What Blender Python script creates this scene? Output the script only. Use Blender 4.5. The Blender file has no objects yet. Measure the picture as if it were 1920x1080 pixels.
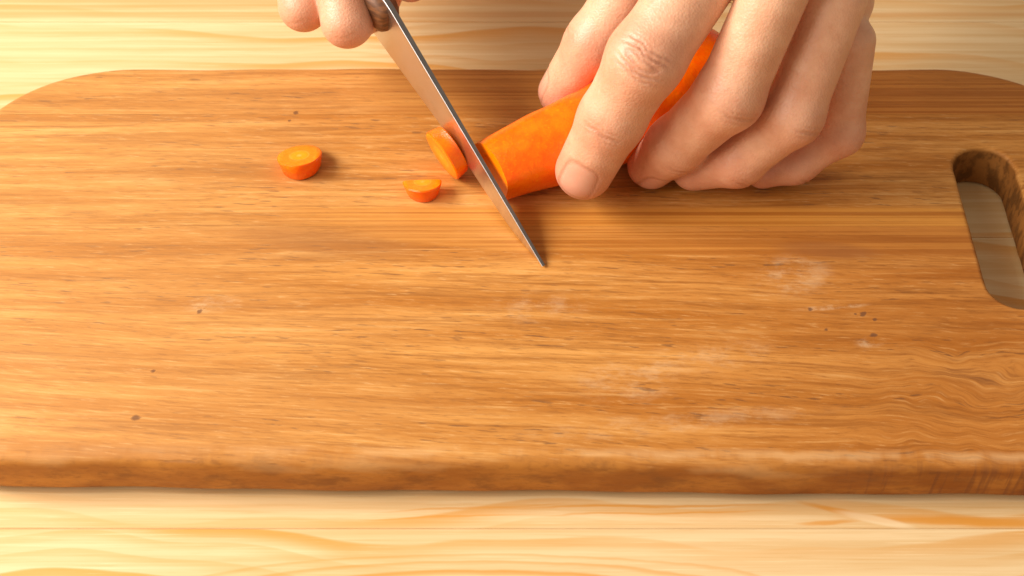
import bpy, bmesh, math, random
import numpy as np
from mathutils import Vector, Matrix

# ------------------------------------------------------------------ camera, world, lamps, exposure
S = 0.01                                   # all lengths below are in centimetres
scene = bpy.context.scene
COL = scene.collection
ZT = 1.6                                   # top of the cutting board
PITCH = math.radians(50)
DIST = 41.3
cam_data = bpy.data.cameras.new('camera')
cam = bpy.data.objects.new('camera', cam_data)
COL.objects.link(cam)
cam.location = (0, -DIST*math.cos(PITCH)*S, (ZT + DIST*math.sin(PITCH))*S)
cam.rotation_euler = (math.radians(90) - PITCH, 0, 0)
cam_data.sensor_width = 36
cam_data.lens = 2685/1920*36
cam_data.clip_start = 0.01
cam_data.clip_end = 50
cam_data.dof.use_dof = True
cam_data.dof.focus_distance = 0.415
cam_data.dof.aperture_fstop = 22
scene.camera = cam

world = bpy.data.worlds.new('World')
scene.world = world
world.use_nodes = True
bg = world.node_tree.nodes['Background']
bg.inputs[0].default_value = (1.0, 0.84, 0.66, 1)
bg.inputs[1].default_value = 0.40

def area(name, loc, target, sx, sy, power, col):
    d = bpy.data.lights.new(name, 'AREA')
    d.shape = 'RECTANGLE'; d.size = sx*S; d.size_y = sy*S; d.energy = power; d.color = col
    o = bpy.data.objects.new(name, d)
    COL.objects.link(o)
    o.location = Vector(loc)*S
    o.rotation_euler = (Vector(target) - Vector(loc)).to_track_quat('-Z', 'Y').to_euler()
    return o
area('window_light', (-74, 3, 56), (0, 3, 0), 38, 38, 12.6, (1.0, 0.94, 0.86))
area('room_light', (-88, -50, 78), (0, 3, 2), 60, 60, 8.5, (1.0, 0.90, 0.78))

scene.view_settings.view_transform = 'Standard'
scene.view_settings.look = 'None'
scene.view_settings.exposure = 0
scene.view_settings.gamma = 1

rng = random.Random(5)

# ------------------------------------------------------------------ small node language
class Sh:
    def __init__(self, name):
        self.m = bpy.data.materials.new(name)
        self.m.use_nodes = True
        self.t = self.m.node_tree
        self.p = self.t.nodes['Principled BSDF']
    def n(self, kind, **kw):
        nd = self.t.nodes.new(kind)
        for k, v in kw.items(): setattr(nd, k, v)
        return nd
    def put(self, sock, v):
        if isinstance(v, X): self.t.links.new(v.s, sock)
        elif v is not None: sock.default_value = v
    def math(self, op, *a):
        nd = self.n('ShaderNodeMath', operation=op)
        for i, v in enumerate(a): self.put(nd.inputs[i], v)
        return X(self, nd.outputs[0])
    def coord(self, cm=100.0):
        tc = self.n('ShaderNodeTexCoord')
        sp = self.n('ShaderNodeSeparateXYZ')
        self.t.links.new(tc.outputs['Object'], sp.inputs[0])
        return [X(self, o)*cm for o in sp.outputs]
    def vec(self, x, y, z):
        nd = self.n('ShaderNodeCombineXYZ')
        for i, v in enumerate((x, y, z)): self.put(nd.inputs[i], v)
        return X(self, nd.outputs[0])
    def noise(self, x, y, z, scale=1.0, detail=3.0, rough=0.5):
        nd = self.n('ShaderNodeTexNoise')
        self.put(nd.inputs['Vector'], self.vec(x, y, z))
        nd.inputs['Scale'].default_value = scale
        nd.inputs['Detail'].default_value = detail
        nd.inputs['Roughness'].default_value = rough
        return X(self, nd.outputs['Fac'])
    def attr(self, name):
        nd = self.n('ShaderNodeAttribute', attribute_name=name)
        return X(self, nd.outputs['Fac'])
    def step(self, v, a, b):                      # smooth 0..1 between a and b (a may exceed b)
        nd = self.n('ShaderNodeMapRange', interpolation_type='SMOOTHSTEP')
        self.put(nd.inputs['Value'], v)
        lo, hi = (a, b) if a < b else (b, a)
        nd.inputs['From Min'].default_value = lo; nd.inputs['From Max'].default_value = hi
        nd.inputs['To Min'].default_value = 0 if a < b else 1
        nd.inputs['To Max'].default_value = 1 if a < b else 0
        return X(self, nd.outputs[0])
    def spot(self, x, y, cx, cy, rx, ry, rot=0, soft=0.6):   # soft ellipse mask
        c, s = math.cos(rot), math.sin(rot)
        dx, dy = x - cx, y - cy
        u = (dx*c + dy*s)*(1/rx); v = (dy*c - dx*s)*(1/ry)
        return self.step(u*u + v*v, 1.0, 1.0 - soft)
    def mix(self, f, a, b, mode='MIX'):
        nd = self.n('ShaderNodeMix', data_type='RGBA', blend_type=mode, clamp_factor=True)
        self.put(nd.inputs[0], f)
        for i, v in ((6, a), (7, b)):
            self.put(nd.inputs[i], (*v, 1) if isinstance(v, tuple) else v)
        return X(self, nd.outputs[2])
    def bump(self, h, dist, strength=1.0):
        nd = self.n('ShaderNodeBump')
        self.put(nd.inputs['Height'], h)
        nd.inputs['Distance'].default_value = dist*S
        nd.inputs['Strength'].default_value = strength
        self.t.links.new(nd.outputs[0], self.p.inputs['Normal'])
    def set(self, **kw):
        for k, v in kw.items():
            k = k.replace('_', ' ')
            if isinstance(v, tuple) and len(v) == 3 and k != 'Subsurface Radius': v = (*v, 1)
            self.put(self.p.inputs[k], v)
class X:
    def __init__(self, sh, s): self.sh, self.s = sh, s
    def __add__(self, o): return self.sh.math('ADD', self, o)
    __radd__ = __add__
    def __sub__(self, o): return self.sh.math('SUBTRACT', self, o)
    def __rsub__(self, o): return self.sh.math('SUBTRACT', o, self)
    def __mul__(self, o): return self.sh.math('MULTIPLY', self, o)
    __rmul__ = __mul__
    def abs(self): return self.sh.math('ABSOLUTE', self)
    def fract(self): return self.sh.math('FRACT', self)
    def pw(self, e): return self.sh.math('POWER', self, e)
    def sqrt(self): return self.sh.math('SQRT', self)
    def clamp(self):
        r = self.sh.math('ADD', self, 0.0); r.s.node.use_clamp = True
        return r

# ------------------------------------------------------------------ materials
def oak(name, seed, tint, orange=0.0):
    """board wood: short dark pores, soft bands, warm brown"""
    m = Sh(name)
    x, y, z = m.coord()
    warp = (m.noise(x*0.07, y*0.30, z*0.3 + seed, 1, 2) - 0.5)*0.9
    tilt = m.step(y, 3.5, -4.0)*x*0.055                     # grain falls to the right in the front half
    knot = m.spot(x, y, 12.6, -3.9, 4.6, 2.6, 0.35, 1.0)
    gy = y + warp + tilt + knot*((m.noise(x*0.5, y*0.5, seed, 1, 2) - 0.5)*1.6)
    band = m.noise(x*0.07, gy*1.05, z*0.8 + seed*3, 1, 4, 0.6)
    cloud = m.noise(x*0.25, gy*1.5, z + seed*4, 1, 4, 0.6)
    streak = m.noise(x*0.20, gy*6.5, z*4 + seed*7, 1, 5, 0.66)
    fine = m.noise(x*1.6, gy*15 + x*0.8, z*14 + seed, 1, 4, 0.65)
    pore = m.step(m.noise(x*1.5, gy*13 + x*0.5, z*12 + seed*5, 1, 2, 0.5), 0.60, 0.72)
    poremask = m.step(m.noise(x*0.12, gy*1.3, z + seed*2, 1, 2), 0.38, 0.62)
    c = m.mix(m.step(band, 0.28, 0.72), (0.65, 0.305, 0.076), (0.42, 0.147, 0.018))
    c = m.mix(m.step(cloud, 0.50, 0.72)*0.30, c, (0.40, 0.140, 0.018))
    c = m.mix(m.step(cloud, 0.45, 0.28)*0.25, c, (0.74, 0.44, 0.165))
    c = m.mix(m.step(streak, 0.45, 0.72)*0.75, c, (0.30, 0.105, 0.016))
    c = m.mix(m.step(streak, 0.46, 0.26)*0.50, c, (0.76, 0.45, 0.170))
    c = m.mix(m.step(fine, 0.5, 0.75)*0.62, c, (0.27, 0.095, 0.018))
    c = m.mix(m.step(fine, 0.45, 0.25)*0.40, c, (0.80, 0.50, 0.22))
    c = m.mix(pore*poremask*0.8, c, (0.20, 0.085, 0.03))
    if orange:                                              # straight orange early wood along the glue joint
        o = m.step(y, 3.35, 3.05)*m.step(x + (m.noise(x*.3, y*2, 1.0)-.5)*2.0, -8.5, -3.0)
        lines = m.step(m.noise(x*0.03, y*9.0, 2.0, 1, 2), 0.42, 0.60)
        c = m.mix(o*0.85, c, m.mix(lines, (0.64, 0.27, 0.045), (0.42, 0.14, 0.016)))
    else:
        edge = y + x*0.115 + (m.noise(x*.4, y, 3.0)-.5)*0.35    # slanting orange wedge below the joint
        o = m.step(edge, 1.30, 1.55)*m.step(x, -5.5, -3.5)*m.step(y, 1.15, 1.4)
        c = m.mix(o*0.75, c, m.mix(m.step(m.noise(x*0.05, y*7, 2.0, 1, 2), 0.42, 0.6), (0.58, 0.25, 0.05), (0.40, 0.14, 0.02)))
        c = m.mix(m.spot(x, y, -5.4, 1.75, 3.6, 0.62, -0.15, 1.0)*0.5, c, (0.31, 0.115, 0.028))
    if not orange:                                          # redder knot wood at the right end, deepened by painted light falloff
        knot_dim = m.step(x + (m.noise(x*.12, gy*.7, 31.0, 1, 3) - .5)*14, 0.0, 13.0)
        c = m.mix(knot_dim*0.55, c, m.mix(1.0, c, (0.80, 0.62, 0.42), 'MULTIPLY'))
    lit_left = m.step(x + (m.noise(x*.10, gy*.5, seed + 41.0, 1, 3) - .5)*16, 2.0, -12.0)   # paler, duller towards the left end: light from that side painted in
    c = m.mix(lit_left*0.16, c, (0.66, 0.395, 0.175))
    # wear: pale scuffs, chalky smudges, tiny dents
    sc = m.noise(x*1.3, y*2.2, seed, 1, 5, 0.7)
    for (cx, cy, rx, ry, f) in ((8.1, .45, 1.5, 1.0, .38), (3.2, -3.3, 1.8, 1.0, .30), (-8.6, -0.6, 1.1, .4, .35), (10.0, -1.95, .55, .28, .6),
                                (5.5, -2.5, 2.4, .7, .22), (4.4, -4.7, 5.0, .45, .25), (.8, -.7, 1.8, .8, .25), (9.1, -.72, 1.3, .12, .8)):
        c = m.mix(m.spot(x, y, cx, cy, rx, ry, 0.1, 1.0)*m.step(sc, 0.40, 0.72)*(f*0.85), c, (0.80, 0.62, 0.40))
    c = m.mix(m.spot(x, y, 9.3, 1.45, 1.9, .42, -0.1, .9)*0.42, c, (0.27, 0.10, 0.035))
    c = m.mix(m.spot(x, y, 12.8, -3.2, 1.6, .38, -0.12, 1.0)*m.step(streak, .35, .6)*0.75, c, (0.20, 0.07, 0.02))
    for (cx, cy, r) in ((-6.95, 7.35, .10), (-7.1, 7.0, .06), (-10.1, -4.55, .12), (-8.85, -.85, .09), (-9.9, -3.0, .06), (8.5, -.78, .09),
                        (10.0, -.95, .10), (10.3, -1.15, .07), (9.7, -1.0, .05), (10.1, -1.75, .10), (8.9, -1.5, .06)):
        c = m.mix(m.spot(x + (sc-.5)*.6, y + (sc-.5)*.35, cx, cy, r*1.25, r, 0.5, .8)*0.75, c, (0.13, 0.055, 0.03))
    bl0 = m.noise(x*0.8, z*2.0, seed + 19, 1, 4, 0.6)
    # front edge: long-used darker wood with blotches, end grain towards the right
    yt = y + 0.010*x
    c = m.mix(m.step((yt + 5.63 + (bl0 - .5)*.5).abs(), 0.24, 0.02)*m.step(bl0, .34, .6)*(m.step(x, -16.0, 8.0)*0.30 + 0.10), c, (0.74, 0.48, 0.24))  # broken pale strip: highlight on the front lip, painted into the colour
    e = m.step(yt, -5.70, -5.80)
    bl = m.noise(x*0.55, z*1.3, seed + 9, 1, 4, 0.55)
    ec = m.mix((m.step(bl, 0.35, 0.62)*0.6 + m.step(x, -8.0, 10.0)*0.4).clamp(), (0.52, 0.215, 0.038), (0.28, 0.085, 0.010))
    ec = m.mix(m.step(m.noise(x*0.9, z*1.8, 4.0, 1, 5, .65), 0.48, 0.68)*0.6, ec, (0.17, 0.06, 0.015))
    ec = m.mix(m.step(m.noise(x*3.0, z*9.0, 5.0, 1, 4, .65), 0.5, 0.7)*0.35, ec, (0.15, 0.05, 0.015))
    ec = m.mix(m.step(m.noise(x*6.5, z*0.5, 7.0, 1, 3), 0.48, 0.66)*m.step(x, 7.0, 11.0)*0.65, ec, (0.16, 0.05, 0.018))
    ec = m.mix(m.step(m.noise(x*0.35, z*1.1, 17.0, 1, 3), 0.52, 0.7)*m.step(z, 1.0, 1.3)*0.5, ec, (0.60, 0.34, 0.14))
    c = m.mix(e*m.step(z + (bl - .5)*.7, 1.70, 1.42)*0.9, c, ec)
    # routed handle hole: open end grain, darkened to paint in the slot's shade
    hx = m.step(x, 13.35, 13.55)*m.step(x, 16.2, 16.0)*m.step(z, 1.58, 1.42)*m.step(y, -1.9, -1.5)
    hg = m.noise(x*2, y*4.5, z*1.5, 1, 3, .6)
    c = m.mix(hx*0.9, c, m.mix(m.step(hg, .42, .6), (0.27, 0.105, 0.022), (0.12, 0.045, 0.010)))
    c = m.mix(1.0, c, (*[t for t in tint],), 'MULTIPLY')
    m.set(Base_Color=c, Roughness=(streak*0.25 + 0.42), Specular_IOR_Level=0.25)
    m.bump(streak*0.5 + fine*0.5 - pore*poremask*0.9 + sc*0.25, 0.012, 0.55)
    return m.m

def pine(name, feature=None):
    """table planks: pale cream sapwood with orange late-wood lines and cathedral arches"""
    m = Sh(name)
    oi = m.n('ShaderNodeObjectInfo')
    r = X(m, oi.outputs['Random'])*40.0
    x, y, z = m.coord()
    w = (m.noise(x*0.075, y*0.13, r, 1, 2, 0.5) - 0.5)
    w2 = (m.noise(x*0.25, y*0.5, r + 5.0, 1, 2) - 0.5)
    g = y*0.60 + w*2.6 + w2*0.2
    ring = g.fract()                                       # slow rise then a sharp late-wood edge
    late = m.step(ring, 0.62, 0.95)*m.step(ring, 1.0, 0.95)
    g2 = (g*3.0).fract()
    late2 = m.step(g2, 0.3, 0.9)*m.step(g2, 1.0, 0.92)
    zone = m.step(m.noise(x*0.05, y*0.22, r + 11.0, 1, 2), 0.40, 0.62)
    fib = m.noise(x*0.35, y*16, z*10, 1, 4, 0.6)
    fib2 = m.noise(x*0.05, y*3.0, z*3 + r, 1, 3, 0.55)
    c = m.mix(m.step(fib2, 0.3, 0.7), (0.79, 0.585, 0.325), (0.70, 0.465, 0.215))
    c = m.mix((late*0.85)*(0.3 + zone*0.7), c, (0.68, 0.31, 0.055))
    c = m.mix(late2*zone*0.40, c, (0.66, 0.34, 0.09))
    c = m.mix(m.step(fib, 0.52, 0.75)*0.42, c, (0.60, 0.32, 0.09))
    c = m.mix(m.step(fib, 0.45, 0.25)*0.40, c, (0.92, 0.74, 0.45))
    wv = (m.noise(x*0.5, y*1.2, 3.0, 1, 3) - 0.5)
    def ring_at(cx, cy, rx, ry, u0, w, f, col=(0.66, 0.27, 0.035)):
        nonlocal c
        dx = (x - cx + wv*1.2)*(1/rx); dy = (y - cy + wv*0.12)*(1/ry)
        u = (dx*dx + dy*dy).sqrt()
        c = m.mix(m.step(u, u0 - w, u0)*m.step(u, u0 + w*0.45, u0)*f, c, col)
    if feature == 'arch':                                  # cathedral arch at the near edge
        for u0, w, f in ((1.0, .20, .75), (1.34, .13, .5), (1.6, .10, .35), (0.6, .2, .5)): ring_at(-0.8, 3.15, 5.2, 0.80, u0, w, f)
    if feature == 'branch':                                # grain swept round a small knot scar just below the board
        for cx, cy, rx, ry, ro, f in ((11.8, -4.95, 3.6, .20, -.035, .85), (9.0, -4.72, 1.6, .13, -.28, .8), (8.4, -5.02, 1.0, .09, .05, .7),
                                      (3.6, -4.50, 4.6, .055, .012, .7), (4.0, -4.72, 4.0, .045, .02, .6), (-1.0, -4.55, 3.0, .05, .05, .5), (-2.0, -4.85, 3.4, .04, .04, .5)):
            c = m.mix(m.spot(x, y + wv*0.25, cx, cy, rx, ry, ro, 1.0)*f, c, (0.66, 0.27, 0.03))
        c = m.mix(m.spot(x, y, 9.7, -4.93, 1.3, .16, -.25, .9)*0.6, c, (0.88, 0.72, 0.46))
    if feature == 'bands':                                 # brown bands along its joint
        b = m.step(m.noise(x*0.02, y*2.6, 8.0, 1, 3), 0.46, 0.60)*m.step(y, -3.4, -4.0)
        c = m.mix(b*0.55, c, (0.62, 0.30, 0.085))
    m.set(Base_Color=c, Roughness=0.42, Specular_IOR_Level=0.4)
    m.bump(fib, 0.010, 0.6)
    return m.m

def carrot_skin():
    m = Sh('peeled carrot')
    x, y, z = m.coord()
    n1 = m.noise(x, y, z, 1.6, 4, 0.6)
    n2 = m.noise(x, y, z, 9.0, 3, 0.6)
    c = m.mix(m.step(n1, .3, .7), (1.0, 0.185, 0.0), (0.97, 0.115, 0.0))
    c = m.mix(m.step(n2, .55, .75)*0.45, c, (0.98, 0.29, 0.0))
    c = m.mix(m.step(m.noise(x*1.5 - y*1.2, x*7.0 + y*8.0, z*3, 1, 3, .6), .60, .70)*0.40, c, (0.78, 0.10, 0.0))
    m.set(Base_Color=c, Roughness=0.24, Specular_IOR_Level=0.40, Subsurface_Weight=0.25,
          Subsurface_Radius=(0.5, 0.2, 0.05), Subsurface_Scale=0.004)
    m.bump(n2*0.6 + n1, 0.04, 0.6)
    return m.m

def carrot_face(name='cut carrot face'):
    m = Sh(name)
    at = m.attr('core')                                   # 0 at the core, 1 at the rim
    x, y, z = m.coord()
    n2 = m.noise(x, y, z, 7.0, 3, 0.6)
    c = m.mix(m.step(at, 0.30, 0.45), (0.98, 0.33, 0.0), (0.97, 0.235, 0.0))
    c = m.mix(m.step((at + (n2-.5)*.12 - 0.42).abs(), 0.06, 0.0)*0.5, c, (0.97, 0.46, 0.05))
    c = m.mix(m.step(at, 0.16, 0.02)*0.55, c, (0.98, 0.56, 0.14))
    c = m.mix(m.step(n2, .5, .75)*0.3, c, (0.97, 0.42, 0.03))
    m.set(Base_Color=c, Roughness=0.30, Specular_IOR_Level=0.5, Subsurface_Weight=0.3,
          Subsurface_Radius=(0.5, 0.2, 0.05), Subsurface_Scale=0.004)
    m.bump(n2, 0.02, 0.5)
    return m.m

def steel():
    m = Sh('brushed steel')
    x, y, z = m.coord()
    b = m.noise(x*0.6, y*0.6, z*40, 1, 3, 0.6)
    sm = m.noise(x, y, z, 0.9, 4, 0.6)
    m.set(Base_Color=m.mix(sm, (0.66, 0.64, 0.62), (0.80, 0.78, 0.75)), Metallic=1.0, Roughness=(sm*0.18 + 0.22))
    m.bump(b, 0.002, 0.25)
    return m.m

def spine_steel():
    m = Sh('dark blade spine')
    x, y, z = m.coord()
    sm = m.noise(x, y, z, 3.0, 3, 0.6)
    m.set(Base_Color=m.mix(sm, (0.18, 0.17, 0.17), (0.34, 0.32, 0.31)), Metallic=1.0, Roughness=0.38)
    return m.m

def dark_wood():
    m = Sh('brown handle wood')
    x, y, z = m.coord()
    s = m.noise(x*2, y*2, z*9, 1, 4, 0.6)
    m.set(Base_Color=m.mix(m.step(s, .35, .65), (0.22, 0.085, 0.03), (0.10, 0.04, 0.018)), Roughness=0.45)
    m.bump(s, 0.01, 0.5)
    return m.m

def skin():
    m = Sh('skin')
    red = m.attr('red'); nail = m.attr('nail'); pale = m.attr('crease')
    x, y, z = m.coord()
    n1 = m.noise(x, y, z, 0.9, 4, 0.6)
    n2 = m.noise(x, y, z, 5.0, 3, 0.6)
    c = m.mix(m.step(n1, .3, .7), (0.81, 0.475, 0.305), (0.70, 0.360, 0.215))
    c = m.mix(m.step(n2, .5, .8)*0.30, c, (0.58, 0.24, 0.15))
    c = m.mix((red*(0.75 + n1*0.8)).clamp(), c, (0.60, 0.200, 0.120))
    c = m.mix(pale*0.75, c, (0.36, 0.12, 0.06))
    c = m.mix(nail*0.5, c, (0.70, 0.36, 0.26))
    vor = m.n('ShaderNodeTexVoronoi'); vor.inputs['Scale'].default_value = 14.0
    m.put(vor.inputs['Vector'], m.vec(x, y, z))
    vd = X(m, vor.outputs['Distance'])
    m.set(Base_Color=c, Roughness=(0.43 - nail*0.2), Specular_IOR_Level=0.5,
          Subsurface_Weight=0.22, Subsurface_Radius=(1.0, 0.35, 0.18), Subsurface_Scale=0.0035)
    m.bump((vd*0.6 + n2*1.0 + m.noise(x, y, z, 26.0, 2)*0.4)*(1.0 - nail), 0.016, 0.7)
    return m.m

# ------------------------------------------------------------------ object helpers
def link(name, me, parent=None, mat=None):
    o = bpy.data.objects.new(name, me)
    COL.objects.link(o)
    if parent: o.parent = parent
    if mat and me is not None and not me.materials: me.materials.append(mat)
    return o
def empty(name, loc_cm, label, cat, group=None, kind=None):
    o = bpy.data.objects.new(name, None)
    COL.objects.link(o)
    o.location = Vector(loc_cm)*S
    o.empty_display_size = 0.02
    o['label'] = label
    if cat: o['category'] = cat
    if group: o['group'] = group
    if kind: o['kind'] = kind
    return o
def finish(bm, name, smooth=True, angle=None):
    me = bpy.data.meshes.new(name)
    bmesh.ops.recalc_face_normals(bm, faces=bm.faces[:])
    if angle is not None:
        for e in bm.edges:
            if len(e.link_faces) == 2 and e.calc_face_angle(0) > math.radians(angle): e.smooth = False
    for f in bm.faces: f.smooth = smooth
    bmesh.ops.scale(bm, vec=(S, S, S), verts=bm.verts)
    bm.to_mesh(me); bm.free()
    return me

# ------------------------------------------------------------------ table of pine planks
M_pine = pine('pale pine')
M_feat = {-17.4: pine('pale pine with arch', 'arch'), -7.0: pine('pale pine with knot scar', 'branch'), 13.8: pine('banded pine', 'bands')}
table = empty('table', (0, 0, 0), 'pale pine table top of glued planks under the cutting board', 'table')
PW = 10.4
seams = [-27.8 + PW*k for k in range(9)]
for y0, y1 in zip(seams[:-1], seams[1:]):
    bm = bmesh.new()
    bmesh.ops.create_cube(bm, size=1)
    cy = (y0 + y1)/2
    for v in bm.verts:
        v.co = Vector((v.co.x*130, v.co.y*(y1 - y0 - 0.008), v.co.z*2.6))
    bmesh.ops.bevel(bm, geom=[e for e in bm.edges if abs(e.verts[0].co.x - e.verts[1].co.x) > 1], offset=0.018, segments=2, affect='EDGES')
    o = link('plank', finish(bm, 'plank', True, 40), table, M_feat.get(round(y0, 1), M_pine))
    o.location = Vector((0, cy, -1.3))*S

# ------------------------------------------------------------------ cutting board
def rrect(x0, x1, y0, y1, r, n=24):
    pts = []
    rr = r if isinstance(r, tuple) else (r,)*4          # back-right, back-left, front-left, front-right
    for (cx, cy, a0, q) in ((x1, y1, 0, rr[0]), (x0, y1, 90, rr[1]), (x0, y0, 180, rr[2]), (x1, y0, 270, rr[3])):
        sx = -1 if cx == x1 else 1; sy = -1 if cy == y1 else 1
        for k in range(n + 1):
            a = math.radians(a0 + 90*k/n)
            pts.append(Vector((cx + sx*q + q*math.cos(a), cy + sy*q + q*math.sin(a), 0)))
    out = [p for i, p in enumerate(pts) if (p - pts[i-1]).length > 1e-4]
    return out
def densify(pts, step):
    out = []
    for i, p in enumerate(pts):
        q = pts[(i+1) % len(pts)]
        k = max(1, int((q-p).length/step))
        out += [p.lerp(q, j/k) for j in range(k)]
    return out
def normals(pts):
    out = []
    for i, p in enumerate(pts):
        t = (pts[(i+1) % len(pts)] - pts[i-1]).normalized()
        out.append(Vector((t.y, -t.x, 0)))
    return out
def board_mesh():
    bm = bmesh.new()
    outer = densify(rrect(-17.7, 19.3, -6.04, 9.62, (5.3, 5.2, 4.2, 4.2)), 0.6)
    slot = densify(rrect(13.72, 15.6, -0.72, 5.75, 0.939, 12), 0.35)
    for p in outer:
        if p.y < 0: p.y -= 0.010*p.x*min(1, -p.y/4)
    no, ns = normals(outer), normals(slot)
    R = 0.30
    prof = [(1.1, 0.01), (0.50, 0.09), (0.10, 0.19), (0.0, 0.36), (0.0, 0.7), (0.0, ZT - R)]
    prof += [(R*(1 - math.cos(math.radians(a))), ZT - R + R*math.sin(math.radians(a))) for a in (15, 30, 45, 60, 75, 90)]
    r2 = 0.16
    sprof = [(0.05, 0.03), (0.0, 0.1), (0.0, 0.8), (0.0, ZT - r2)]
    sprof += [(r2*(1 - math.cos(math.radians(a))), ZT - r2 + r2*math.sin(math.radians(a))) for a in (22, 45, 67, 90)]
    def loft(pts, nr, prof, sign):
        rings = []
        for j, (ins, z) in enumerate(prof):
            ring = []
            for i, (p, n) in enumerate(zip(pts, nr)):
                wob = 0.0
                if sign > 0:
                    wob = 0.025*math.sin(p.x*0.55 + 1) + 0.018*math.sin(p.x*1.7) + 0.012*math.sin(p.y*1.3)
                else:                                   # hand-routed wall, slightly ragged on its right side
                    wob = 0.035*math.sin(p.y*9.0 + z*2)*(0.5 + 0.5*math.sin(p.y*3.1))*(1 if p.x > 14.8 else 0.15)
                    wob *= 1.0 if 0.3 < z else 0.4
                q = p - n*(ins + wob)*sign
                ring.append(bm.verts.new((q.x, q.y, z)))
            rings.append(ring)
        for a, b in zip(rings[:-1], rings[1:]):
            for i in range(len(a)):
                k = (i+1) % len(a)
                bm.faces.new((a[i], a[k], b[k], b[i]))
        return rings
    ro = loft(outer, no, prof, 1)
    rs = loft(slot, ns, sprof, -1)
    for k in (0, -1):
        ed = []
        for ring in (ro[k], rs[k]):
            for i in range(len(ring)):
                e = bm.edges.get((ring[i], ring[(i+1) % len(ring)]))
                ed.append(e)
        bmesh.ops.triangle_fill(bm, use_beauty=True, use_dissolve=False, edges=ed)
    bmesh.ops.recalc_face_normals(bm, faces=bm.faces[:])
    return bm
board = empty('cutting_board', (0, 0, 0), 'brown oak cutting board with rounded corners and a handle slot at its right end', 'cutting board')
cuts = [(-99, 2.42), (2.42, 7.28), (7.28, 99)]
tints = [(1.0, 0.98, 0.96), (1.0, 1.0, 1.0), (0.95, 0.93, 0.90)]
for k, (a, b) in enumerate(cuts):
    bm = board_mesh()
    for yy, sgn in ((a, -1), (b, 1)):
        if abs(yy) > 50: continue
        g = bmesh.ops.bisect_plane(bm, geom=bm.verts[:] + bm.edges[:] + bm.faces[:], plane_co=(0, yy - sgn*0.004, 0),
                                   plane_no=(0, sgn, 0), clear_outer=True, clear_inner=False)
        ed = [e for e in g['geom_cut'] if isinstance(e, bmesh.types.BMEdge)]
        bmesh.ops.edgenet_fill(bm, edges=ed)
    # normals of flat faces must stay flat
    me = finish(bm, 'stave', True, 35)
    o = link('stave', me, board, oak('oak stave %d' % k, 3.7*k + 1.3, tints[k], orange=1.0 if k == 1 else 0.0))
    if k == 1: o['label'] = 'middle stave with a straight orange streak along its front joint'

# ------------------------------------------------------------------ knife
UA = Vector((-3.933, 8.044, 3.6)); UD = (Vector((0.933, 0.77, 1.65)) - UA).normalized(); UN = Vector((0.8312, 0.556, 0)).normalized(); UP = -(UN.cross(UD).normalized())  # UN points right
knife = empty('kitchen_knife', UA, 'steel kitchen knife with its tip on the board, slicing the carrot', 'knife')
def kp(u, w, h):                                           # along, across, up  (relative to the knife's root)
    return UD*u + UN*w + UP*h
L = 8.97
rows = []
us = [-0.9 + 0.35*i for i in range(27)] + [8.55, 8.7, 8.82, 8.9, 8.95]
bm = bmesh.new()
for u in us:
    top = 2.19 - 0.2415*max(u, 0)
    low = float(np.interp(u, [3, 4, 5, 6, 7, 7.5, 8, 8.5, 8.97], [0, -.05, -.14, -.24, -.31, -.29, -.22, -.10, 0.0]))
    if top < low + 0.03: top = low + 0.03
    t0 = 0.092*(1 - 0.4*max(0, u)/L)
    hs = [(low, 0.006), (low + (top-low)*0.12, t0*0.45), (low + (top-low)*0.5, t0*0.8), (top - 0.012, t0), (top, t0 - 0.012)]
    rows.append([bm.verts.new(kp(u, -w, h)) for h, w in hs] + [bm.verts.new(kp(u, w, h)) for h, w in reversed(hs)])
for a, b in zip(rows[:-1], rows[1:]):
    for i in range(len(a)):
        k = (i+1) % len(a)
        f = bm.faces.new((a[i], a[k], b[k], b[i]))
        if i in (3, 4, 5): f.material_index = 1
bm.faces.new(rows[0]); bm.faces.new(list(reversed(rows[-1])))
me = finish(bm, 'blade', True, 20)
me.materials.append(steel()); me.materials.append(spine_steel())
o = link('blade', me, knife)
bm = bmesh.new()                                           # handle: oval wooden grip
hrows = []
N = 16
for u, ry, rh, hc in ((0.10, .30, .50, 1.5), (-0.05, .42, .72, 1.5), (-0.6, .55, .9, 1.5), (-2, .68, 1.05, 1.5), (-4.5, .78, 1.15, 1.5),
                      (-7, .74, 1.1, 1.55), (-9.5, .76, 1.15, 1.6), (-11, .8, 1.3, 1.5), (-11.7, .68, 1.1, 1.5), (-12.0, .4, .7, 1.5)):
    hrows.append([bm.verts.new(kp(u, ry*0.95*math.copysign(abs(math.cos(t))**0.8, math.cos(t)), hc + rh*0.8*math.copysign(abs(math.sin(t))**0.8, math.sin(t))))
                  for t in [2*math.pi*i/N for i in range(N)]])
for a, b in zip(hrows[:-1], hrows[1:]):
    for i in range(N):
        bm.faces.new((a[i], a[(i+1) % N], b[(i+1) % N], b[i]))
bm.faces.new(hrows[0]); bm.faces.new(list(reversed(hrows[-1])))
handle = link('handle', finish(bm, 'handle', True, 50), knife, dark_wood())
M_steel = o.data.materials[0]
rv = None
for u in (-2.0, -5.5, -9.0):
    if rv is None:
        bm = bmesh.new()
        bmesh.ops.create_cone(bm, cap_ends=True, segments=20, radius1=.3, radius2=.3, depth=1.46)
        bmesh.ops.bevel(bm, geom=[e for e in bm.edges if len(e.link_faces) == 2 and e.calc_face_angle(0) > 1], offset=.04, segments=2, affect='EDGES')
        rv = finish(bm, 'rivet', True, 40); rv.materials.append(M_steel)
    r_ = link('rivet', rv, handle)
    r_.rotation_euler = UN.to_track_quat('Z', 'Y').to_euler()
    r_.location = kp(u, 0, 1.5)*S

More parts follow.
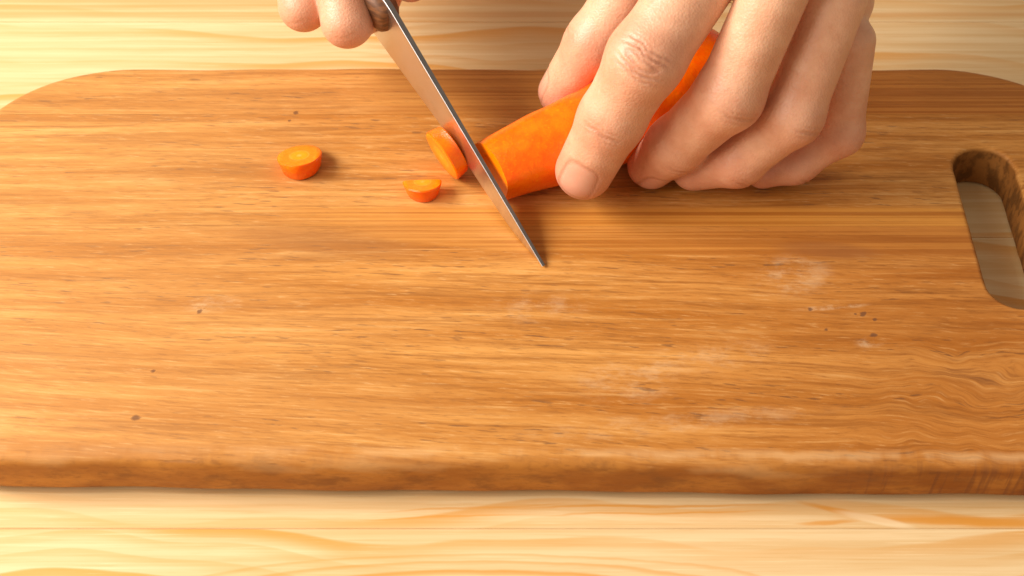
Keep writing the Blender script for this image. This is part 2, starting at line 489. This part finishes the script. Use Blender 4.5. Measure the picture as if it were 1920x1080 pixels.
# ------------------------------------------------------------------ carrot and slices
M_cs, M_cf = carrot_skin(), carrot_face()
def set_core(me, center, R, mi=1):
    at = me.attributes.new('core', 'FLOAT', 'POINT')
    c = Vector(center)*S
    for i, v in enumerate(me.vertices):
        at.data[i].value = min(1.0, (v.co - c).length/(R*S))
def disc_grid(bm, rim, center, rings=5):                   # fills a rim with concentric rings; returns faces
    prev = rim; fs = []
    n = len(rim)
    for k in range(1, rings):
        f = 1 - k/rings
        cur = [bm.verts.new(center.lerp(v.co, f)) for v in rim]
        for i in range(n):
            j = (i+1) % n
            fs.append(bm.faces.new((prev[i], prev[j], cur[j], cur[i])))
        prev = cur
    cv = bm.verts.new(center)
    for i in range(n): fs.append(bm.faces.new((prev[i], prev[(i+1) % n], cv)))
    return fs
C0 = Vector((-0.30, 3.97, 0)); CE = Vector((6.95, 8.30, 0))
cax = (CE - C0).normalized(); cperp = Vector((-cax.y, cax.x, 0))
CL = (CE - C0).length
carrot = None
bm = bmesh.new()
NA = 48
def crad(t): return 1.46 - 0.52*math.exp(-t/2.4)
rings = []
ts = [0.0] + [0.12 + 0.2*i for i in range(int((CL - 0.3)/0.2))] + [CL - .15, CL]
for t in ts:
    r = crad(t)
    if t > CL - 1.2: r *= math.sqrt(max(0.12, 1 - ((t - CL + 1.2)/1.25)**2))
    ring = []
    for i in range(NA):
        a = 2*math.pi*i/NA
        w = r*(1 + 0.018*math.sin(3*a + t*1.3) + 0.012*math.sin(5*a - t*2.1) + 0.010*math.sin(t*5 + 2*a)
               + 0.022*(round((math.sin(7*a + .4*math.sin(t))+1)*1.2)/2.4 - .5))
        c = C0 + cax*t - cperp*(0.42*math.sin(math.pi*min(1, t/CL))) + Vector((0, 0, ZT + crad(t)))
        # the cut end is parallel to the blade
        off = cperp*(w*math.cos(a)) + Vector((0, 0, w*math.sin(a)))
        p = c + off
        if t < 1.2:
            # slide ring along the axis so that the face follows the blade plane
            k = 1 - t/1.2
            dist = (p - Vector((UA.x, UA.y, 0))).dot(UN) - 0.34 - t*cax.dot(UN)
            p = p - cax*(dist/cax.dot(UN))*k
        ring.append(bm.verts.new(p))
    rings.append(ring)
for a, b in zip(rings[:-1], rings[1:]):
    for i in range(NA):
        bm.faces.new((a[i], a[(i+1) % NA], b[(i+1) % NA], b[i]))
cc = sum((v.co for v in rings[0]), Vector())/NA
for f in disc_grid(bm, rings[0], cc): f.material_index = 1
endc = sum((v.co for v in rings[-1]), Vector())/NA
bm.faces.new(list(reversed(rings[-1])))
ROOTC = Vector((C0.x + 3, C0.y + 2.3, 0))
for v in bm.verts: v.co -= ROOTC
me = finish(bm, 'carrot', True, 45)
me.materials.append(M_cs); me.materials.append(M_cf)
set_core(me, cc - ROOTC, 1.0)
carrot = link('carrot', me)
carrot.location = ROOTC*S
carrot['label'] = 'thick peeled orange carrot held under the fingers, its cut end against the blade'
carrot['category'] = 'carrot'
bm = bmesh.new()                                           # cut stalk scar at the crown
sr = []
for t, r in ((-0.3, .55), (0.05, .5), (0.22, .42), (0.3, .25)):
    sr.append([bm.verts.new(Vector(endc) - ROOTC + cax*t + cperp*(r*math.cos(a)*(1+.1*math.sin(5*a))) + Vector((0, 0, r*math.sin(a)))) for a in [2*math.pi*i/20 for i in range(20)]])
for a, b in zip(sr[:-1], sr[1:]):
    for i in range(20): bm.faces.new((a[i], a[(i+1) % 20], b[(i+1) % 20], b[i]))
bm.faces.new(sr[-1])
ms = Sh('carrot stalk'); ms.set(Base_Color=(0.50, 0.46, 0.20), Roughness=0.6)
link('stalk', finish(bm, 'stalk', True, 50), carrot, ms.m)

def slice_mesh(name, r_top, r_bot, th, cut=None, wob=0.03, seed=0, dome=0.0, wedge=0.0):
    """a round or half slice lying in its own XY plane, bottom face at z=0"""
    rr = random.Random(seed)
    bm = bmesh.new()
    n = 48
    ph = [rr.uniform(0, 6.28) for _ in range(4)]
    def rim(r, z):
        out = []
        for i in range(n):
            a = 2*math.pi*i/n
            q = r*(1 + wob*math.sin(2*a + ph[0]) + wob*.6*math.sin(3*a + ph[1]) + wob*.35*math.sin(7*a + ph[2]))
            x, y = q*math.cos(a), q*math.sin(a)
            if cut is not None and y > cut: y = cut + (y - cut)*0.06
            out.append(bm.verts.new((x, y, z - wedge*y*(z/th))))
        return out
    b = 0.035
    lev = [(r_bot - b, 0), (r_bot, b), (r_bot*.5 + r_top*.5, th/2), (r_top, th - b), (r_top - b, th)]
    R = [rim(r, z) for r, z in lev]
    for p, q in zip(R[:-1], R[1:]):
        for i in range(n): bm.faces.new((p[i], p[(i+1) % n], q[(i+1) % n], q[i]))
    ct = Vector((0, -0.25 if cut is not None else 0, th + dome)); ct.z -= wedge*ct.y; cb = Vector((0, -0.25 if cut is not None else 0, 0))
    for f in disc_grid(bm, R[-1], ct): f.material_index = 1
    for f in disc_grid(bm, R[0], cb): f.material_index = 1
    me = finish(bm, name, True, 50)
    me.materials.append(M_cs); me.materials.append(M_cf)
    at = me.attributes.new('core', 'FLOAT', 'POINT')
    for i, v in enumerate(me.vertices):
        at.data[i].value = min(1.0, math.hypot(v.co.x, v.co.y)/(max(r_top, r_bot)*S))
    return me
def put_slice(me, loc, rot, label):
    o = link('carrot_slice', me)
    o.location = Vector(loc)*S
    o.rotation_euler = rot
    o['label'] = label; o['category'] = 'carrot slice'; o['group'] = 'carrot slices cut off on the board'
    return o
put_slice(slice_mesh('carrot_slice', .69, .62, .47, seed=2, wob=.02, wedge=.32), (-6.53, 4.93, ZT + 0.01), (0, math.radians(-3), 0.05),
          'round carrot slice lying flat on its own, farthest left on the board')
put_slice(slice_mesh('carrot_slice', .60, .50, .42, cut=.10, seed=5, wob=.02, wedge=.34), (-2.72, 3.85, ZT + 0.01), (0, 0, 0.05),
          'small half-round carrot piece with a straight back edge, in front of the blade')
# the slice that has just come off stands on its rim, leaning on the blade
tilt = Matrix.Rotation(math.atan2(UN.y, UN.x), 4, 'Z') @ Matrix.Rotation(math.radians(90 - 14), 4, 'Y')
o = put_slice(slice_mesh('carrot_slice', .80, .86, .46, seed=8, wob=.03), (0, 0, 0), (0, 0, 0),
              'thin carrot slice standing on its rim, leaning against the left face of the blade')
o.matrix_world = Matrix.Translation(Vector((-2.15, 4.55, ZT + .80))*S) @ tilt

# ------------------------------------------------------------------ hands from distance fields
def V(*a): return np.array(a, dtype=np.float64)
def rcone(p, a, b, r1, r2):
    ba = b - a; l2 = ba@ba; rr = r1 - r2; a2 = l2 - rr*rr; il2 = 1/l2
    pa = p - a; y = pa@ba; z = y - l2
    q = pa*l2 - ba*y[:, None]; x2 = np.einsum('ij,ij->i', q, q)
    y2 = y*y*l2; z2 = z*z*l2; k = np.sign(rr)*rr*rr*x2
    d = (np.sqrt(x2*a2*il2) + y*rr)*il2 - r1
    c1 = np.sign(z)*a2*z2 > k
    c2 = (~c1) & (np.sign(y)*a2*y2 < k)
    d = np.where(c2, np.sqrt(x2 + y2)*il2 - r1, d)
    d = np.where(c1, np.sqrt(x2 + z2)*il2 - r2, d)
    return d
def smin(a, b, k):
    h = np.maximum(k - np.abs(a - b), 0)/k
    return np.minimum(a, b) - h*h*k*0.25
def nrm(v): return v/np.linalg.norm(v)
def sstep(x, a, b):
    t = np.clip((x - a)/(b - a), 0, 1); return t*t*(3 - 2*t)

class Hand:
    def __init__(self): self.fingers = []; self.palm = []; self.wr = []; self.nails = []
    def finger(self, pts, rad, hint, nail=True, kweb=0.6, wrinkle=1.0):
        P = [V(*p) for p in pts]                           # tip, (dip), pip, mcp
        self.fingers.append((P, rad, kweb))
        h = V(*hint)
        for j in range(1, len(P) - 1):
            ax = nrm(P[j+1] - P[j-1]); d = nrm(h - ax*(h@ax)); s = np.cross(ax, d)
            bend = nrm(P[j] - P[j-1])@nrm(P[j+1] - P[j])
            big = (j == len(P) - 2) and h[0] < 0 and nail
            self.wr.append((P[j], ax, d, s, rad[j], wrinkle*(1.0 if big else 0.65)*(1.0 if bend > .8 else 0.6), big))
        if nail:
            ax = nrm(P[1] - P[0]); d = nrm(h - ax*(h@ax)); s = np.cross(ax, d)
            r = rad[0]
            self.nails.append((P[0] + ax*0.05*r + d*r*0.90, ax, d, s, r*0.60, r*0.74))
    def sdf(self, p, detail=True):
        palm = None
        for a, b, r1, r2 in self.palm:
            d = rcone(p, V(*a), V(*b), r1, r2)
            palm = d if palm is None else smin(palm, d, 1.3)
        out = palm
        for P, rad, kw in self.fingers:
            f = None
            for j in range(len(P) - 1):
                d = rcone(p, P[j], P[j+1], rad[j], rad[j+1])
                f = d if f is None else smin(f, d, 0.35)
            # joint swelling is already in the radii; soft finger pad on the palm side
            near = (f < 1.0)
            fe = smin(f, palm, kw)
            out = np.minimum(out, fe) if out is palm else smin(out, fe, 0.10)
        if detail:
            for i, (J, ax, dr, s, r, st, big) in enumerate(self.wr):
                q = p - J
                m = np.einsum('ij,ij->i', q, q) < 2.2
                if not m.any(): continue
                t, sd, h = q[m]@ax, q[m]@s, q[m]@dr
                wob = 0.035*np.sin(sd*7 + i) + 0.02*np.sin(sd*15 + 2*i)
                if big:
                    e = np.sqrt((t + 0.9*wob + 0.03*np.sin(sd*3.1+1))**2 + (sd*0.27)**2)
                    lines = ((.13, .8), (.27, 1.0), (.42, .8), (.56, .35))
                else:
                    e = np.abs(t + wob + 0.05*sd*sd)
                    lines = ((.03, 1.0), (.17, .5))
                acc = 0
                for e0, a0 in lines: acc = acc + a0*np.exp(-((e - e0)/0.040)**2)
                wgt = sstep(h, 0.25*r, 0.75*r)*np.exp(-(sd/(0.62*r))**4)*np.exp(-(t/0.62)**6)
                out[m] += 0.045*st*acc*wgt
            for N, ax, dr, s, ws, wl in self.nails:
                q = p - N
                m = np.einsum('ij,ij->i', q, q) < 1.6
                if not m.any(): continue
                t, sd, h = q[m]@ax, q[m]@s, q[m]@dr
                e = (np.abs(sd/ws)**3.5 + np.abs(t/wl)**3.5)**(1/3.5)
                up = sstep(h, -0.75, -0.35)
                out[m] += up*(0.030*np.exp(-((e - 1.0)/0.085)**2) + 0.012*sstep(e, 1.0, .85))
        return out
    def attrs(self, p):
        red = np.zeros(len(p)); nail = np.zeros(len(p)); cr = np.zeros(len(p))
        for J, ax, dr, s, r, st, big in self.wr:
            q = p - J; h = q@dr
            red = np.maximum(red, 0.55*np.exp(-(np.einsum('ij,ij->i', q, q))/(1.15*r*r + .15)*0.9))
            t, sd = q@ax, q@s
            wob = 0.035*np.sin(sd*7) + 0.02*np.sin(sd*15)
            e = np.sqrt((t + 0.9*wob + 0.03*np.sin(sd*3.1+1))**2 + (sd*0.27)**2) if big else np.abs(t + .05*sd*sd)
            ln = sum(a0*np.exp(-((e - e0)/0.05)**2) for e0, a0 in (((.13, .8), (.27, 1.0), (.42, .8)) if big else ((.03, 1.0), (.17, .5))))
            cr = np.maximum(cr, 0.65*st*ln*sstep(h, 0.25*r, 0.75*r)*np.exp(-(sd/(0.62*r))**4)*np.exp(-(t/0.62)**6))
        for P, rad, kw in self.fingers:
            q = p - P[0]
            red = np.maximum(red, 0.75*np.exp(-np.einsum('ij,ij->i', q, q)/(1.5*rad[0]**2)))
        for N, ax, dr, s, ws, wl in self.nails:
            q = p - N; t, sd, h = q@ax, q@s, q@dr
            e = (np.abs(sd/ws)**3.5 + np.abs(t/wl)**3.5)**(1/3.5)
            nail = np.maximum(nail, sstep(e, 0.98, .88)*sstep(h, -0.75, -0.4))
            cr = np.maximum(cr, np.exp(-((e - 1.0)/0.10)**2)*sstep(h, -0.75, -0.4)*0.45)
        return red, nail, cr

def surface(hand, lo, hi, vox, name):
    lo = np.array(lo, float); hi = np.array(hi, float)
    n = np.ceil((hi - lo)/vox).astype(int) + 1
    B = 8
    n = ((n + B - 1)//B)*B
    # coarse pass: one sample per block of B^3 voxels
    nb = n//B
    g = np.stack(np.meshgrid(*[lo[i] + (np.arange(nb[i])*B + (B-1)/2)*vox for i in range(3)], indexing='ij'), -1).reshape(-1, 3)
    dc = hand.sdf(g, False)
    F = np.repeat(np.repeat(np.repeat(dc.reshape(nb), B, 0), B, 1), B, 2).astype(np.float32)
    near = np.abs(dc) < B*vox*0.95 + 0.25
    idx = np.argwhere(near.reshape(nb))
    o = np.stack(np.meshgrid(*[np.arange(B)]*3, indexing='ij'), -1).reshape(-1, 3)
    for s0 in range(0, len(idx), 600):
        I = (idx[s0:s0+600, None, :]*B + o[None]).reshape(-1, 3)
        F[I[:, 0], I[:, 1], I[:, 2]] = hand.sdf(lo + I*vox, True)
    # surface nets
    ins = F < 0
    cs = np.zeros(tuple(n - 1), np.int8)
    sl = [slice(0, -1), slice(1, None)]
    for a in (0, 1):
        for b in (0, 1):
            for c in (0, 1): cs += ins[sl[a], sl[b], sl[c]]
    cell = np.argwhere((cs > 0) & (cs < 8))
    vid = -np.ones(tuple(n - 1), np.int64)
    vid[cell[:, 0], cell[:, 1], cell[:, 2]] = np.arange(len(cell))
    acc = np.zeros((len(cell), 3)); cnt = np.zeros(len(cell))
    cor = [(a, b, c) for a in (0, 1) for b in (0, 1) for c in (0, 1)]
    for A in cor:
        for ax in range(3):
            if A[ax]: continue
            Bc = list(A); Bc[ax] = 1
            f0 = F[cell[:, 0]+A[0], cell[:, 1]+A[1], cell[:, 2]+A[2]]
            f1 = F[cell[:, 0]+Bc[0], cell[:, 1]+Bc[1], cell[:, 2]+Bc[2]]
            m = (f0 < 0) != (f1 < 0)
            t = np.where(m, f0/np.where(m, f0 - f1, 1), 0)
            pt = np.array(A, float)[None].repeat(len(cell), 0); pt[:, ax] += t
            acc[m] += pt[m]; cnt[m] += 1
    v = lo + (cell + acc/cnt[:, None])*vox
    faces = []
    for ax in range(3):
        u, w = (ax+1) % 3, (ax+2) % 3
        s0 = [slice(None)]*3; s1 = [slice(None)]*3
        s0[ax] = slice(0, -1); s1[ax] = slice(1, None)
        a, b = ins[tuple(s0)], ins[tuple(s1)]
        e = np.argwhere(a != b)
        ok = (e[:, u] > 0) & (e[:, w] > 0) & (e[:, u] < n[u]-1) & (e[:, w] < n[w]-1)
        e = e[ok]
        flip = a[e[:, 0], e[:, 1], e[:, 2]]
        def vi(du, dw):
            k = e.copy(); k[:, u] -= du; k[:, w] -= dw
            return vid[k[:, 0], k[:, 1], k[:, 2]]
        q = np.stack([vi(1, 1), vi(0, 1), vi(0, 0), vi(1, 0)], 1)
        q[~flip] = q[~flip][:, ::-1]
        faces.append(q)
    faces = np.concatenate(faces)
    # a little relaxation, then pull the vertices back on to the field
    for _ in range(2):
        h = 0.01
        f = hand.sdf(v.copy(), True)
        gr = np.stack([hand.sdf(v + np.eye(3)[i]*h, True) - f for i in range(3)], 1)/h
        gr /= np.maximum(np.linalg.norm(gr, axis=1), .3)[:, None]
        v = v - gr*np.clip(f, -vox, vox)[:, None]*0.9
    me = bpy.data.meshes.new(name)
    me.vertices.add(len(v)); me.vertices.foreach_set('co', (v*S).ravel().astype(np.float32))
    me.loops.add(faces.size); me.loops.foreach_set('vertex_index', faces.ravel().astype(np.int32))
    me.polygons.add(len(faces)); me.polygons.foreach_set('loop_start', np.arange(0, faces.size, 4, dtype=np.int32))
    me.update(calc_edges=True)
    me.polygons.foreach_set('use_smooth', np.ones(len(faces), bool))
    for nm, arr in zip(('red', 'nail', 'crease'), hand.attrs(v)):
        at = me.attributes.new(nm, 'FLOAT', 'POINT'); at.data.foreach_set('value', arr.astype(np.float32))
    me.validate()
    return me

M_skin = skin()
person = empty('person', (2, 20, 0), 'person whose two bare hands hold the carrot and the knife', 'person')
def add_hand(me, label):
    o = link('hand', me, person, M_skin)
    o.matrix_parent_inverse = Matrix.Translation(Vector((2, 20, 0))*S).inverted()
    o['label'] = label
    return o

HOLD = Hand()
HOLD.finger([(2.13, 3.17, 3.20), (2.84, 3.40, 5.05), (3.68, 3.66, 7.08), (5.80, 5.8, 9.4)], (.86, .93, 1.06, 1.05), (-.15, -.75, .6), wrinkle=1.25, kweb=.4)
HOLD.finger([(4.24, 4.23, 2.35), (4.82, 3.82, 3.6), (6.09, 3.43, 5.9), (7.22, 4.5, 9.2)], (.74, .83, .95, .92), (.35, -.9, .3), kweb=.4)
HOLD.finger([(5.5, 4.1, 2.35), (6.7, 3.59, 3.2), (8.02, 3.50, 5.1), (8.95, 5.0, 8.1)], (.68, .75, .84, .86), (.5, -.85, 0), nail=False, kweb=.35)
HOLD.finger([(7.61, 4.12, 2.25), (8.6, 4.2, 2.5), (9.78, 4.35, 3.6), (9.72, 5.2, 6.4)], (.56, .60, .64, .68), (.9, -.5, 0), nail=False, kweb=.35)
HOLD.finger([(1.55, 7.25, 2.6), (2.52, 7.25, 4.6), (4.02, 8.02, 7.0), (7.0, 11.5, 8.6)], (.74, .88, .95, 1.4), (-.9, .1, .3), kweb=.9)
W = (8.76, 15.6, 10.2)
HOLD.palm = [((5.95, 6.3, 9.35), W, 1.1, 1.9), ((7.35, 5.5, 9.3), W, 1.05, 1.9), ((8.75, 6.0, 8.2), W, .92, 1.8), ((9.5, 6.3, 6.9), W, .85, 1.7),
             ((7.0, 11.5, 8.6), W, 1.5, 2.0), (W, (9.4, 31, 12.0), 2.5, 3.2)]
add_hand(surface(HOLD, (0, 1.5, 1.2), (13, 22, 13.5), 0.055, 'holding_hand'), 'hand with bent fingers gripping the carrot')

KN = Hand()
KN.finger([(-3.75, 10.6, 4.5), (-4.45, 9.88, 3.8), (-5.05, 7.85, 4.9), (-5.7, 10.2, 7.4)], (.58, .66, .72, .9), (-.1, -.9, .3), nail=False)
KN.finger([(-5.0, 11.9, 4.5), (-5.75, 11.1, 3.9), (-6.45, 8.6, 4.9), (-6.8, 11.2, 7.4)], (.56, .62, .70, .88), (-.3, -.9, .2), nail=False)
KN.finger([(-6.1, 13.3, 4.5), (-6.8, 12.6, 4.0), (-7.6, 10.4, 5.0), (-7.8, 12.5, 7.2)], (.54, .60, .67, .85), (-.5, -.8, .1), nail=False)
KN.finger([(-7.2, 14.7, 4.6), (-7.8, 14.0, 4.1), (-8.5, 12.2, 5.0), (-8.7, 14.0, 6.9)], (.48, .54, .60, .76), (-.6, -.7, 0), nail=False)
KN.finger([(-3.1, 8.7, 5.8), (-3.5, 10.6, 7.0), (-4.9, 13.0, 7.8)], (.64, .76, 1.1), (.5, 0, .8), kweb=.9)
W = (-6.9, 18.5, 9.2)
KN.palm = [((-5.8, 10.6, 7.3), W, .95, 1.8), ((-6.9, 11.6, 7.3), W, .95, 1.8), ((-7.8, 12.9, 7.0), W, .9, 1.8), ((-8.6, 14.4, 6.7), W, .8, 1.7),
           ((-5.2, 13.4, 7.7), W, 1.2, 1.9), (W, (-7.2, 32, 11.6), 2.4, 3.2)]
add_hand(surface(KN, (-12, 6, 2.0), (-1.5, 24, 13.5), 0.065, 'knife_hand'), 'hand gripping the knife, finger knuckles showing at the top of the blade')
